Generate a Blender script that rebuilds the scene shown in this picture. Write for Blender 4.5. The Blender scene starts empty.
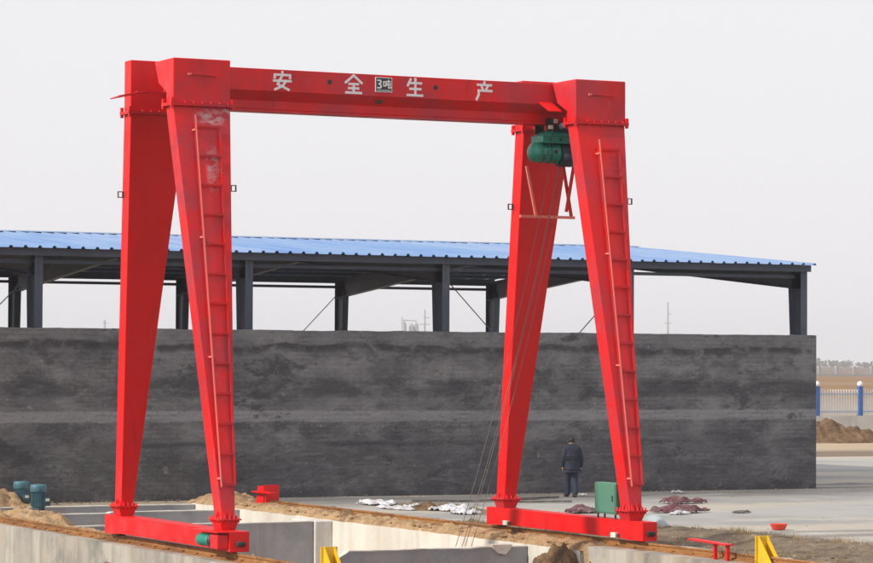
import bpy, math, random
from mathutils import Vector, Matrix, noise
from math import radians, sin, cos, pi
random.seed(7)
S = bpy.context.scene
COL = S.collection

# ------------------------------------------------------------------ camera
YAW, PIT, ROL = radians(26.414), radians(1.538), radians(0.287)
fw = Vector((sin(YAW)*cos(PIT), cos(YAW)*cos(PIT), sin(PIT)))
rt = Vector((cos(YAW), -sin(YAW), 0)); up = rt.cross(fw)
r2 = rt*cos(ROL) + up*sin(ROL); u2 = up*cos(ROL) - rt*sin(ROL)
cd = bpy.data.cameras.new('camera'); cam = bpy.data.objects.new('camera', cd); COL.objects.link(cam)
m = Matrix((r2, u2, -fw)).transposed().to_4x4(); m.translation = Vector((0, 0, 3.9))
cam.matrix_world = m
cd.sensor_width = 36; cd.lens = 2941.98/873*36; cd.clip_start = 0.5; cd.clip_end = 8000
S.camera = cam

# ------------------------------------------------------------------ sky and sun
SUN_E, SUN_A = radians(33), radians(2.5)          # low spring sun from the -X side, a little in front
sunv = Vector((-cos(SUN_A)*cos(SUN_E), -sin(SUN_A)*cos(SUN_E), sin(SUN_E)))
W = bpy.data.worlds.new('World'); S.world = W; W.use_nodes = True
nt = W.node_tree; nt.nodes.clear()
out = nt.nodes.new('ShaderNodeOutputWorld'); bg = nt.nodes.new('ShaderNodeBackground')
sky = nt.nodes.new('ShaderNodeTexSky'); sky.sky_type = 'NISHITA'; sky.sun_disc = False
sky.sun_elevation = SUN_E; sky.sun_rotation = math.atan2(sunv.x, sunv.y); sky.dust_density = 4.0; sky.air_density = 1.2
mx = nt.nodes.new('ShaderNodeMix'); mx.data_type = 'RGBA'; mx.inputs[0].default_value = 0.86
nt.links.new(sky.outputs[0], mx.inputs[6]); mx.inputs[7].default_value = (9.9, 9.75, 10.05, 1)   # milky haze veil
nt.links.new(mx.outputs[2], bg.inputs[0]); bg.inputs[1].default_value = 0.1
nt.links.new(bg.outputs[0], out.inputs[0])
sl = bpy.data.lights.new('sun', 'SUN'); sl.energy = 4.1; sl.angle = radians(2.0); sl.color = (1.0, 0.94, 0.84)
so = bpy.data.objects.new('sun', sl); COL.objects.link(so)
so.rotation_euler = (-sunv).to_track_quat('-Z', 'Y').to_euler(); so.location = (0, 30, 60)
S.view_settings.view_transform = 'Standard'; S.view_settings.look = 'None'
S.view_settings.exposure = 0.0; S.view_settings.gamma = 1.0

# ------------------------------------------------------------------ materials
def _n(nt, t, **kw):
    n = nt.nodes.new(t)
    for k, v in kw.items(): setattr(n, k, v)
    return n
class Mat:
    """procedural principled material, textured in world metres"""
    def __init__(s, name, col, rough=0.7, metal=0.0, spec=0.5):
        s.m = bpy.data.materials.new(name); s.m.use_nodes = True; s.nt = s.m.node_tree
        s.p = s.nt.nodes['Principled BSDF']; s.p.inputs['Roughness'].default_value = rough
        s.p.inputs['Metallic'].default_value = metal; s.p.inputs['Specular IOR Level'].default_value = spec
        s.geo = _n(s.nt, 'ShaderNodeNewGeometry'); s.pos = s.geo.outputs['Position']
        c = _n(s.nt, 'ShaderNodeRGB'); c.outputs[0].default_value = (*col, 1); s.c = c.outputs[0]
        s.h = None; s.done = False
    def vec(s, sc=(1, 1, 1), off=(0, 0, 0), warp=0.0):
        v = s.pos
        if warp:
            nz = _n(s.nt, 'ShaderNodeTexNoise'); nz.inputs['Scale'].default_value = 0.9; nz.inputs['Detail'].default_value = 4
            s.nt.links.new(v, nz.inputs['Vector'])
            a = _n(s.nt, 'ShaderNodeVectorMath', operation='MULTIPLY_ADD'); s.nt.links.new(nz.outputs['Color'], a.inputs[0])
            a.inputs[1].default_value = (warp,)*3; s.nt.links.new(v, a.inputs[2]); v = a.outputs[0]
        mp = _n(s.nt, 'ShaderNodeMapping'); mp.inputs['Scale'].default_value = sc; mp.inputs['Location'].default_value = off
        s.nt.links.new(v, mp.inputs['Vector']); return mp.outputs[0]
    def noise(s, scale, lo=0.35, hi=0.65, sc=(1, 1, 1), detail=6, rough=0.6, off=(0, 0, 0), warp=0.0):
        n = _n(s.nt, 'ShaderNodeTexNoise'); n.inputs['Scale'].default_value = scale
        n.inputs['Detail'].default_value = detail; n.inputs['Roughness'].default_value = rough
        s.nt.links.new(s.vec(sc, off, warp), n.inputs['Vector'])
        r = _n(s.nt, 'ShaderNodeMapRange', interpolation_type='SMOOTHSTEP'); r.inputs[1].default_value = lo; r.inputs[2].default_value = hi
        s.nt.links.new(n.outputs['Fac'], r.inputs[0]); return r.outputs[0]
    def axis(s, ax, a, b, warp=0.0, wscale=0.8, c=None, d=None):
        """smooth mask over a coordinate: rises a->b, optionally falls c->d"""
        x = _n(s.nt, 'ShaderNodeSeparateXYZ'); s.nt.links.new(s.pos, x.inputs[0]); v = x.outputs[ax]
        if warp:
            n = _n(s.nt, 'ShaderNodeTexNoise'); n.inputs['Scale'].default_value = wscale; n.inputs['Detail'].default_value = 5
            s.nt.links.new(s.pos, n.inputs['Vector'])
            k = _n(s.nt, 'ShaderNodeMath', operation='MULTIPLY_ADD'); s.nt.links.new(n.outputs['Fac'], k.inputs[0])
            k.inputs[1].default_value = warp; s.nt.links.new(v, k.inputs[2])
            k2 = _n(s.nt, 'ShaderNodeMath', operation='SUBTRACT'); s.nt.links.new(k.outputs[0], k2.inputs[0]); k2.inputs[1].default_value = warp*.5
            v = k2.outputs[0]
        def mr(p, q):
            r = _n(s.nt, 'ShaderNodeMapRange', interpolation_type='SMOOTHSTEP'); r.inputs[1].default_value = p; r.inputs[2].default_value = q
            s.nt.links.new(v, r.inputs[0]); return r.outputs[0]
        o = mr(a, b)
        if c is not None:
            i = mr(c, d); k = _n(s.nt, 'ShaderNodeMath', operation='SUBTRACT', use_clamp=True)
            s.nt.links.new(o, k.inputs[0]); s.nt.links.new(i, k.inputs[1]); o = k.outputs[0]
        return o
    def mul(s, a, b):
        k = _n(s.nt, 'ShaderNodeMath', operation='MULTIPLY', use_clamp=True); s.nt.links.new(a, k.inputs[0])
        if isinstance(b, (int, float)): k.inputs[1].default_value = b
        else: s.nt.links.new(b, k.inputs[1])
        return k.outputs[0]
    def near(s, centre, scale, r0, r1):
        a = _n(s.nt, 'ShaderNodeVectorMath', operation='SUBTRACT'); s.nt.links.new(s.pos, a.inputs[0]); a.inputs[1].default_value = centre
        b = _n(s.nt, 'ShaderNodeVectorMath', operation='MULTIPLY'); s.nt.links.new(a.outputs[0], b.inputs[0]); b.inputs[1].default_value = scale
        l = _n(s.nt, 'ShaderNodeVectorMath', operation='LENGTH'); s.nt.links.new(b.outputs[0], l.inputs[0])
        r = _n(s.nt, 'ShaderNodeMapRange'); r.inputs[1].default_value = r0; r.inputs[2].default_value = r1
        r.inputs[3].default_value = 1; r.inputs[4].default_value = 0
        s.nt.links.new(l.outputs['Value'], r.inputs[0]); return r.outputs[0]
    def over(s, col, fac, amt=1.0):
        k = _n(s.nt, 'ShaderNodeMix', data_type='RGBA')
        if amt != 1.0: fac = s.mul(fac, amt)
        s.nt.links.new(fac, k.inputs[0]); s.nt.links.new(s.c, k.inputs[6]); k.inputs[7].default_value = (*col, 1)
        s.c = k.outputs[2]; return s
    def bump(s, scale, strength=0.3, dist=0.02, detail=8, sc=(1, 1, 1)):
        n = _n(s.nt, 'ShaderNodeTexNoise'); n.inputs['Scale'].default_value = scale; n.inputs['Detail'].default_value = detail
        s.nt.links.new(s.vec(sc), n.inputs['Vector'])
        b = _n(s.nt, 'ShaderNodeBump'); b.inputs['Strength'].default_value = strength; b.inputs['Distance'].default_value = dist
        s.nt.links.new(n.outputs['Fac'], b.inputs['Height'])
        if s.h is not None: s.nt.links.new(s.h, b.inputs['Normal'])
        s.h = b.outputs[0]; s.nt.links.new(s.h, s.p.inputs['Normal']); return s
    def roughvar(s, scale, lo, hi):
        f = s.noise(scale, .3, .7); r = _n(s.nt, 'ShaderNodeMapRange'); r.inputs[3].default_value = lo; r.inputs[4].default_value = hi
        s.nt.links.new(f, r.inputs[0]); s.nt.links.new(r.outputs[0], s.p.inputs['Roughness']); return s
    def end(s):
        s.nt.links.new(s.c, s.p.inputs['Base Color']); return s.m
MT = {}
def simple(key, col, rough=.6, metal=0., dirt=(.25, .2, .15), amt=.35, scale=3., bump=0.):
    a = Mat(key, col, rough, metal); a.over(dirt, a.noise(scale, .45, .75), amt)
    if bump: a.bump(scale*8, bump, .01)
    MT[key] = a.end()
def red(key, peel=None, dust=.45):
    a = Mat(key, (.70, .005, .006), .42, spec=.3)
    a.over((.38, .036, .056), a.noise(1.1, .34, .66, detail=7), dust)              # chalky dust film
    a.over((.46, .004, .006), a.noise(.7, .5, .75, sc=(1, 1, .35), off=(3, 1, 7)), .5)
    a.over((.50, .09, .09), a.noise(12, .64, .74, sc=(1, 1, .22), detail=4), dust)   # vertical runs
    a.over((.20, .04, .025), a.noise(9, .70, .76, detail=5, off=(9, 4, 2)), .8)      # chips
    a.over((.30, .012, .012), a.noise(4, .60, .72, sc=(1, 1, .12), detail=6, off=(1, 6, 3)), .45)  # rain streaks
    if peel:
        for c, sc, r in peel:
            nz = a.noise(6.5, .42, .58, detail=6, sc=(1, 1, 1.5)); a.over((.50, .34, .35), a.mul(a.near(c, sc, r*.3, r), nz), .85)
    a.roughvar(2.2, .30, .58); a.bump(1.3, .22, .03, detail=2)
    MT[key] = a.end()
red('red_paint', None, .75)
red('red_paint_peeled', [((21.58, 53.5, 8.62), (1.5, .4, 3.0), .60), ((21.95, 53.5, 8.76), (3, .4, 5), .5), ((21.55, 53.2, 7.6), (3.2, .4, 1.0), .55)], .85)
red('red_paint_clean', None, .10)
simple('sunlit_red_steel', (.74, .17, .13), .5, amt=.2)  # red bars catching the sun, the sunlight painted in as paler pink
simple('black_rubber', (.015, .015, .016), .7, amt=.2)
simple('dark_steel', (.035, .035, .04), .5, amt=.4)
simple('white_paint', (.72, .72, .74), .6, dirt=(.55, .2, .2), amt=.25, scale=9)
simple('sign_black', (.02, .022, .03), .5, amt=.1)
simple('hoist_green', (.018, .27, .19), .36, dirt=(.02, .06, .06), amt=.6, scale=4)
simple('cabinet_green', (.075, .21, .145), .55, dirt=(.14, .21, .16), amt=.5)
simple('teal_motor', (.045, .15, .20), .5, dirt=(.25, .3, .28), amt=.35, scale=5)
simple('teal_dark', (.02, .055, .075), .6, amt=.4)
simple('steel_blue', (.055, .068, .105), .55, dirt=(.14, .14, .16), amt=.35, scale=1.5)
simple('wire', (.16, .13, .12), .6, .4, amt=.2)
simple('yellow_paint', (.72, .45, .012), .5, dirt=(.3, .18, .05), amt=.45, scale=6)
simple('tag_white', (.7, .69, .62), .6, amt=.3, scale=20)
simple('orange_plastic', (.7, .22, .05), .5, amt=.2)
simple('bowl_red', (.85, .055, .02), .4, amt=.1)
simple('fence_blue', (.03, .13, .42), .45, amt=.2)
simple('fence_white', (.78, .78, .79), .5, amt=.15)
simple('fence_rail', (.36, .45, .60), .5, amt=.2)
simple('fence_grey', (.42, .43, .46), .7, amt=.2)
simple('far_grey', (.30, .31, .33), .8, amt=.2, scale=.05)
simple('plastic_white', (.52, .53, .56), .45, dirt=(.22, .19, .165), amt=.95, scale=3.2)
simple('cloth_maroon', (.11, .04, .05), .95, dirt=(.26, .2, .19), amt=.75, scale=5, bump=.5)
simple('plank', (.07, .06, .055), .85, dirt=(.25, .2, .16), amt=.6, scale=4)
simple('pipe_rust', (.16, .06, .05), .7, amt=.4)
simple('jacket', (.013, .017, .034), .85, amt=.0, bump=.5)
simple('jeans', (.012, .019, .045), .85, amt=.2, dirt=(.03, .04, .08), scale=8)
simple('skin', (.48, .26, .18), .6, amt=.0)
simple('hair', (.008, .008, .009), .6, amt=.0)
simple('shoe', (.02, .018, .016), .6, amt=.3)
simple('tarp_grey', (.33, .38, .40), .45, dirt=(.3, .3, .3), amt=.4)
a = Mat('rusty_rail', (.30, .13, .035), .75); a.over((.09, .035, .015), a.noise(2.5, .4, .7, sc=(1, .35, 1)), .8)
a.over((.42, .24, .09), a.noise(6, .5, .7, off=(4, 4, 4)), .6); a.bump(30, .5, .01); MT['rail'] = a.end()
a = Mat('roof_blue', (.135, .24, .43), .5); a.over((.28, .345, .475), a.noise(.25, .4, .7, sc=(1, .3, 1)), .55)
a.over((.05, .14, .42), a.noise(1.2, .45, .75, sc=(1.5, .15, 1), off=(3, 0, 0)), .6); MT['roof'] = a.end()
a = Mat('dark_render', (0.135, 0.131, 0.139), .93, spec=.2)
a.over((0.218, 0.211, 0.216), a.noise(.55, .42, .64, sc=(.9, 1, 1.3), detail=12, rough=.74), .9)
a.over((0.069, 0.067, 0.074), a.noise(.9, .46, .62, sc=(.7, 1, 1.3), detail=12, rough=.76, off=(11, 0, 5)), .9)
a.over((0.073, 0.071, 0.077), a.mul(a.axis(2, 2.05, 1.0, 1.2, .9), a.noise(1.3, .30, .58, sc=(.6, 1, 1.0), detail=10, rough=.7, off=(2, 8, 1))), .8)
a.over((0.156, 0.152, 0.163), a.mul(a.axis(2, 2.0, 1.7), a.noise(2.6, .50, .66, sc=(.4, 1, 1.6), detail=10, rough=.75, off=(21, 8, 1))), .8)     # trowel smears low down
a.over((0.249, 0.244, 0.255), a.mul(a.axis(2, 2.12, 2.20, .14, 1.5, 2.42, 2.50), a.noise(.9, .18, .50, sc=(.4, 1, 1))), .85)       # smoothed joint band
a.over((0.046, 0.043, 0.050), a.mul(a.axis(2, 4.06, 4.24, .6, .5, 4.30, 4.38), a.noise(1.3, .36, .52, off=(5, 2, 2))), .85)         # damp tide line
a.over((0.186, 0.184, 0.192), a.mul(a.axis(2, 4.36, 4.46, .4, .6), a.noise(2, .2, .7)), .6)
a.over((0.044, 0.042, 0.047), a.mul(a.axis(2, .45, .0, .35, 1.2), a.noise(1.7, .3, .6)), .7)                                      # splash at the foot
a.over((0.056, 0.055, 0.060), a.noise(.62, .585, .65, sc=(.8, 1, 1.6), detail=9, rough=.7, off=(31, 0, 9)), .85)
a.over((0.312, 0.299, 0.303), a.noise(3.2, .65, .74, sc=(.8, 1, 1.1), detail=8, off=(3, 2, 14)), .55)
a.over((0.287, 0.281, 0.284), a.noise(9, .60, .70, sc=(.6, 1, 1.2), detail=8, rough=.7), .5)
a.over((0.049, 0.049, 0.050), a.noise(7, .58, .68, sc=(.5, 1, 1.3), detail=8, rough=.7, off=(7, 7, 7)), .6)
a.over((0.056, 0.055, 0.060), a.mul(a.axis(2, 2.75, 2.95, .35, .8, 3.25, 3.45), a.noise(1.6, .40, .56, sc=(.5, 1, 1.2), detail=10, rough=.7, off=(51, 3, 3))), .75)   # rough patches between scaffold lifts
a.over((0.049, 0.049, 0.054), a.mul(a.axis(2, 1.42, 1.50, .18, .6, 1.52, 1.62), a.noise(.7, .35, .55, sc=(.5, 1, 1), off=(8, 3, 3))), .7)
sx = _n(a.nt, 'ShaderNodeSeparateXYZ'); a.nt.links.new(a.pos, sx.inputs[0]); cxz = _n(a.nt, 'ShaderNodeCombineXYZ')
a.nt.links.new(sx.outputs[0], cxz.inputs[0]); a.nt.links.new(sx.outputs[2], cxz.inputs[1])
bk = _n(a.nt, 'ShaderNodeTexBrick'); a.nt.links.new(cxz.outputs[0], bk.inputs['Vector']); bk.inputs['Scale'].default_value = 1.0
bk.inputs['Brick Width'].default_value = .40; bk.inputs['Row Height'].default_value = .13; bk.inputs['Mortar Size'].default_value = .016; bk.inputs['Mortar Smooth'].default_value = .8
a.over((.052, .051, .053), a.mul(bk.outputs['Fac'], a.noise(.7, .42, .62, detail=7, off=(60, 2, 6))), .55)                       # block courses telegraphing through the render
a.bump(3.5, .5, .06, sc=(.7, 1, 1.4)).bump(14, .5, .03).bump(40, .4, .01); MT['render'] = a.end()
def concrete(key, c, dark, tan, amt=.6):
    a = Mat(key, c, .88, spec=.25); a.over(dark, a.noise(.8, .42, .72, detail=8), amt)
    a.over(dark, a.noise(1.6, .50, .70, sc=(1, 1, .15), off=(7, 3, 1)), .55)       # streaks down
    a.over(dark, a.noise(.75, .49, .505, sc=(1, 1, .004), detail=0, off=(5, 9, 2)), .30); a.over(dark, a.noise(1.9, .56, .60, sc=(1, 1, .02), detail=1, off=(25, 9, 2)), .25)     # formwork panels
    a.over(tan, a.noise(1.1, .5, .7, off=(13, 5, 3)), .5); a.over((.12, .11, .10), a.noise(16, .70, .76, detail=3), .6)
    a.bump(9, .35, .02).bump(50, .25, .006); MT[key] = a.end()
concrete('sunlit_concrete', (.68, .65, .58), (.46, .43, .38), (.60, .50, .38), .5)  # lighter copy of the pit concrete, sunlight put into its colour
concrete('foundation', (.42, .395, .35), (.17, .16, .145), (.44, .35, .25), .95)
concrete('shaded_concrete', (.37, .37, .385), (.23, .23, .245), (.36, .32, .28), .75)  # darker copy of the pit concrete, shade put into its colour
concrete('mortar', (.66, .64, .60), (.45, .43, .40), (.55, .47, .38), .5)
a = Mat('yard_concrete', (.36, .35, .335), .85, spec=.3)
a.over((.25, .245, .24), a.noise(.16, .44, .60, detail=8, warp=1.0), .7)
a.over((.45, .40, .325), a.noise(.11, .47, .64, sc=(.5, 1.6, 1), detail=7, off=(17, 3, 0), warp=1.5), .8)
a.over((.19, .18, .175), a.noise(.9, .58, .72, sc=(.45, 1.4, 1), detail=8, off=(2, 9, 0)), .5)
a.over((.46, .425, .37), a.noise(.35, .54, .64, sc=(.5, 1.3, 1), detail=10, rough=.7, off=(40, 3, 0), warp=1.), .6)
a.over((.17, .16, .155), a.noise(2.4, .58, .70, sc=(.6, 1.2, 1), detail=10, rough=.72, off=(5, 19, 0)), .55)
a.over((.115, .11, .11), a.mul(a.axis(1, 69.5, 75.0, 4.0, .7, 79.0, 80.0), a.noise(.9, .22, .5, sc=(.4, 1, 1), detail=9)), .85)      # mud and grout along the wall foot
a.over((.2, .17, .14), a.noise(14, .64, .74, detail=5), .6); a.bump(6, .3, .03).bump(45, .3, .006); MT['yard'] = a.end()
def soil(key, c, d, e):
    a = Mat(key, c, .95, spec=.15); a.over(d, a.noise(1.7, .42, .66, detail=9, rough=.7), .85)
    a.over(e, a.noise(4.5, .52, .72, detail=7, off=(4, 1, 8)), .7); a.bump(7, .9, .08).bump(32, .8, .03); MT[key] = a.end()
soil('tan_soil', (.40, .265, .145), (.20, .115, .06), (.52, .40, .27))
soil('brown_soil', (.18, .11, .062), (.075, .046, .026), (.29, .20, .13))
soil('grey_soil', (.20, .155, .11), (.10, .075, .054), (.33, .275, .205))
a = Mat('field', (.30, .25, .19), .95, spec=.1)
a.over((.42, .33, .23), a.axis(1, 108, 112, 6, .15, 119, 122)); a.over((.20, .155, .115), a.axis(1, 101.5, 103.5, 3, .2, 108, 110))
a.over((.24, .135, .06), a.axis(1, 200, 330, 40, .01)); a.over((.33, .25, .15), a.mul(a.axis(1, 200, 330), a.noise(.012, .45, .65, sc=(.3, 1, 1))), .6)
a.over((.16, .11, .07), a.noise(.5, .5, .7, sc=(.4, 1, 1), detail=8), .5); a.bump(2, .6, .1); MT['field'] = a.end()
a = Mat('dry_grass', (.36, .27, .14), .95, spec=.1); a.over((.16, .10, .05), a.noise(9, .4, .65), .8); a.over((.46, .39, .26), a.noise(13, .5, .7, off=(3, 3, 3)), .7); MT['grass'] = a.end()
a = Mat('far_tree', (.075, .075, .06), 1., spec=0); a.over((.13, .115, .09), a.noise(.3, .4, .65)); MT['far_tree'] = a.end()

# ------------------------------------------------------------------ mesh helpers
class MB:
    def __init__(s): s.v = []; s.f = []; s.sm = []
    def add(s, vs, fs, smooth=False):
        o = len(s.v); s.v += [Vector(p) for p in vs]
        for f in fs: s.f.append([i+o for i in f]); s.sm.append(smooth)
        return s
    def hexa(s, b, t):
        return s.add(list(b)+list(t), [(3, 2, 1, 0), (4, 5, 6, 7), (0, 1, 5, 4), (1, 2, 6, 5), (2, 3, 7, 6), (3, 0, 4, 7)])
    def box(s, x0, x1, y0, y1, z0, z1):
        return s.hexa([(x0, y0, z0), (x1, y0, z0), (x1, y1, z0), (x0, y1, z0)], [(x0, y0, z1), (x1, y0, z1), (x1, y1, z1), (x0, y1, z1)])
    def prism(s, poly, axis, a, b):
        """polygon of 2D points extruded along axis 0/1/2 from a to b"""
        def P(q, h): return {0: (h, q[0], q[1]), 1: (q[0], h, q[1]), 2: (q[0], q[1], h)}[axis]
        n = len(poly); vs = [P(q, a) for q in poly]+[P(q, b) for q in poly]
        return s.add(vs, [tuple(range(n))[::-1], tuple(range(n, 2*n))]+[(i, (i+1) % n, (i+1) % n+n, i+n) for i in range(n)])
    def bar(s, p, q, w, h, upv=(0, 0, 1)):
        p, q = Vector(p), Vector(q); d = (q-p).normalized(); u = Vector(upv)
        if abs(d.dot(u)) > .98: u = Vector((0, 1, 0))
        r = d.cross(u).normalized()*w/2; u = r.cross(d).normalized()*h/2
        return s.hexa([p-r-u, p+r-u, p+r+u, p-r+u], [q-r-u, q+r-u, q+r+u, q-r+u])
    def tube(s, pts, r, n=8, caps=True):
        pts = [Vector(p) for p in pts]; rs = r if isinstance(r, (list, tuple)) else [r]*len(pts); o = len(s.v)
        for i, p in enumerate(pts):
            d = (pts[min(i+1, len(pts)-1)]-pts[max(i-1, 0)]).normalized(); u = Vector((0, 0, 1)) if abs(d.z) < .95 else Vector((1, 0, 0))
            a = d.cross(u).normalized(); b = a.cross(d)
            for k in range(n): t = 2*pi*k/n; s.v.append(p+(a*cos(t)+b*sin(t))*rs[i])
        for i in range(len(pts)-1):
            for k in range(n): s.f.append([o+i*n+k, o+i*n+(k+1) % n, o+(i+1)*n+(k+1) % n, o+(i+1)*n+k]); s.sm.append(True)
        if caps:
            s.f.append([o+k for k in range(n)][::-1]); s.sm.append(False)
            e = o+(len(pts)-1)*n; s.f.append([e+k for k in range(n)]); s.sm.append(False)
        return s
    def lathe(s, base, prof, axis=(0, 0, 1), n=20):
        ax = Vector(axis); b = Vector(base); pts = [b+ax*h for r, h in prof]; u = Vector((0, 0, 1)) if abs(ax.z) < .9 else Vector((1, 0, 0))
        a = ax.cross(u).normalized(); c = ax.cross(a); o = len(s.v)
        for (r, h), p in zip(prof, pts):
            for k in range(n): t = 2*pi*k/n; s.v.append(p+(a*cos(t)+c*sin(t))*r)
        for i in range(len(prof)-1):
            for k in range(n): s.f.append([o+i*n+k, o+i*n+(k+1) % n, o+(i+1)*n+(k+1) % n, o+(i+1)*n+k]); s.sm.append(True)
        s.f.append([o+k for k in range(n)][::-1]); s.sm.append(False)
        e = o+(len(prof)-1)*n; s.f.append([e+k for k in range(n)]); s.sm.append(False)
        return s
    def build(s, name, mat, parent=None, bevel=0., kind=None, label=None, cat=None, group=None):
        off = Vector((0, 0, 0))
        if parent is not None:
            r = parent
            while r.parent: r = r.parent
            off = ORG[r.name]
        else:
            xs = [p.x for p in s.v]; ys = [p.y for p in s.v]; zs = [p.z for p in s.v]
            off = Vector(((min(xs)+max(xs))/2, (min(ys)+max(ys))/2, min(zs)))
        me = bpy.data.meshes.new(name); me.from_pydata([p-off for p in s.v], [], s.f)
        for p, q in zip(me.polygons, s.sm): p.use_smooth = q
        import bmesh as _b
        bm = _b.new(); bm.from_mesh(me); _b.ops.recalc_face_normals(bm, faces=bm.faces); bm.to_mesh(me); bm.free()
        me.materials.append(MT[mat]); o = bpy.data.objects.new(name, me); COL.objects.link(o)
        if parent is not None: o.parent = parent
        else: o.location = off; ORG[o.name] = off
        if bevel:
            b = o.modifiers.new('bevel', 'BEVEL'); b.width = bevel; b.segments = 2; b.limit_method = 'ANGLE'; b.angle_limit = radians(50)
        tag(o, label, cat, group, kind); return o
ORG = {}
def tag(o, label=None, cat=None, group=None, kind=None):
    for k, v in (('label', label), ('category', cat), ('group', group), ('kind', kind)):
        if v: o[k] = v
def thing(name, loc, label, cat, group=None):
    o = bpy.data.objects.new(name, None); COL.objects.link(o); o.location = loc; o.empty_display_size = .2
    ORG[o.name] = Vector(loc); tag(o, label, cat, group); return o
def share(o, name, parent, loc):
    c = o.copy(); COL.objects.link(c); c.name = name; c.parent = parent; c.location = loc; return c
def fbm(x, y, z=0., oct=4): return noise.fractal(Vector((x, y, z)), 1.0, 2.0, oct)

# ------------------------------------------------------------------ ground
g = MB()
X0, X1, Y0, Y1 = -400, 2400, -300, 2600                                   # open country, with the works' excavation cut out
XP, YP = 29.9, 74.6
def sheet(b, xs, ys, z):
    for i in range(len(xs)-1):
        for j in range(len(ys)-1): b.add([(xs[i], ys[j], z), (xs[i+1], ys[j], z), (xs[i+1], ys[j+1], z), (xs[i], ys[j+1], z)], [(0, 1, 2, 3)])
sheet(g, [XP, 60, 150, 600, X1], [Y0, 0, 60, YP], -.03); sheet(g, [X0, 0, XP, 60, 150, 600, X1], [YP, 110, 200, 500, 1000, Y1], -.03)
g.build('ground', 'field', kind='structure')
g = MB(); sheet(g, [X0, 0, XP+.3], [Y0, 0, YP+.3], -2.4); g.build('excavation_ground', 'brown_soil', kind='structure')
g = MB(); nx, ny = 60, 70
xs = [30.6+(i/nx)*90 for i in range(nx+1)]; ys = [20+(j/ny)*82 for j in range(ny+1)]
vs = [(x, y+ (fbm(x*.2, 5)*.8 if j == ny else 0), .012*fbm(x*.15, y*.15)) for i, x in enumerate(xs) for j, y in enumerate(ys)]
g.add(vs, [(i*(ny+1)+j, (i+1)*(ny+1)+j, (i+1)*(ny+1)+j+1, i*(ny+1)+j+1) for i in range(nx) for j in range(ny)], True)
g.build('yard', 'yard', kind='structure')

# ------------------------------------------------------------------ concrete pit and foundations
def lumpy_wall(b, x0, x1, y0, y1, z0, topf, n=40, along='x'):
    """wall with an uneven top"""
    for k in range(n):
        t0, t1 = k/n, (k+1)/n
        if along == 'x':
            a0, a1 = x0+(x1-x0)*t0, x0+(x1-x0)*t1
            b.hexa([(a0, y0, z0), (a1, y0, z0), (a1, y1, z0), (a0, y1, z0)], [(a0, y0, topf(a0)), (a1, y0, topf(a1)), (a1, y1, topf(a1)), (a0, y1, topf(a0))])
        else:
            a0, a1 = y0+(y1-y0)*t0, y0+(y1-y0)*t1
            b.hexa([(x0, a0, z0), (x1, a0, z0), (x1, a1, z0), (x0, a1, z0)], [(x0, a0, topf(a0)), (x1, a0, topf(a0)), (x1, a1, topf(a1)), (x0, a1, topf(a1))])
def profile_wall(b, x0, x1, y0, y1, z0, topf, n=60, along='x'):
    """continuous wall: shared vertices so no internal faces"""
    vs = []
    for k in range(n+1):
        t = k/n
        if along == 'x':
            a_ = x0+(x1-x0)*t; z = topf(a_); vs += [(a_, y0, z0), (a_, y0, z), (a_, y1, z), (a_, y1, z0)]
        else:
            a_ = y0+(y1-y0)*t; z = topf(a_); vs += [(x0, a_, z0), (x0, a_, z), (x1, a_, z), (x1, a_, z0)]
    fs = []
    for k in range(n):
        o = 4*k
        for q in range(4): fs.append((o+q, o+4+q, o+4+(q+1) % 4, o+(q+1) % 4))
    fs += [(0, 1, 2, 3), (4*n+3, 4*n+2, 4*n+1, 4*n)]
    b.add(vs, fs)
w = MB(); profile_wall(w, 21.02, 21.78, 36, 82, -2.38, lambda y: .095+.012*fbm(y*.8, 2), 120, 'y')
w.build('foundation_wall', 'foundation', label='weathered concrete foundation wall under the rail that carries the drive motor end beam', cat='concrete wall')
w = MB(); profile_wall(w, 29.80, 30.62, 36, 53.1, -2.38, lambda y: .095+.012*fbm(y*.8, 6), 50, 'y')
w.build('foundation_wall', 'foundation', label='stained concrete foundation block with the yellow rail stop and the red limit bracket', cat='concrete wall')
w = MB(); profile_wall(w, 29.70, 30.60, 53.1, 74.7, -2.38, lambda y: .0+.02*fbm(y*.9, 9), 90, 'y')
w.build('pit_side_wall', 'sunlit_concrete', label='sunlit cream concrete pit wall below the soil of the cabinet side rail', cat='concrete wall')
def cross(name, x0, x1, y, t, topf, mat, label, n=60):
    w = MB(); profile_wall(w, x0, x1, y, y+t, -2.38, topf, n); o = w.build(name, mat, label=label, cat='concrete wall')
    return o
def cap(parent, x0, x1, y, t, topf, n=60):
    w = MB(); profile_wall(w, x0, x1, y-.006, y+t+.006, -.10, lambda x: topf(x)+.012+.008*fbm(x*3, y), n); lo = w.v
    for i in range(len(lo)):
        if i % 4 in (0, 3): lo[i].z = topf(lo[i].x)-.008-.012*abs(fbm(lo[i].x*2.3, y+5))
    w.build('mortar_cap', 'mortar', parent)
tf = lambda x: -.03
o = cross('pit_back_wall', 21.8, 29.68, 74.4, .3, tf, 'shaded_concrete', 'grey pit end wall closest to the dark rendered wall'); cap(o, 21.8, 29.68, 74.4, .3, tf)
tf = lambda x: -.03 if x > 26.1 else -.06
o = cross('partition_wall', 22.9, 29.68, 71.3, .25, tf, 'shaded_concrete', 'grey partition wall across the pit with a pale top next to the pit end wall'); cap(o, 22.9, 29.68, 71.3, .25, tf)
tf = lambda x: -.03+.02*fbm(x*.7, 3)
o = cross('partition_wall', 21.8, 29.22, 65.5, .25, tf, 'shaded_concrete', 'grey partition wall with a pale mortar top ending at the bright pilaster'); cap(o, 21.8, 29.22, 65.5, .25, tf)
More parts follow.
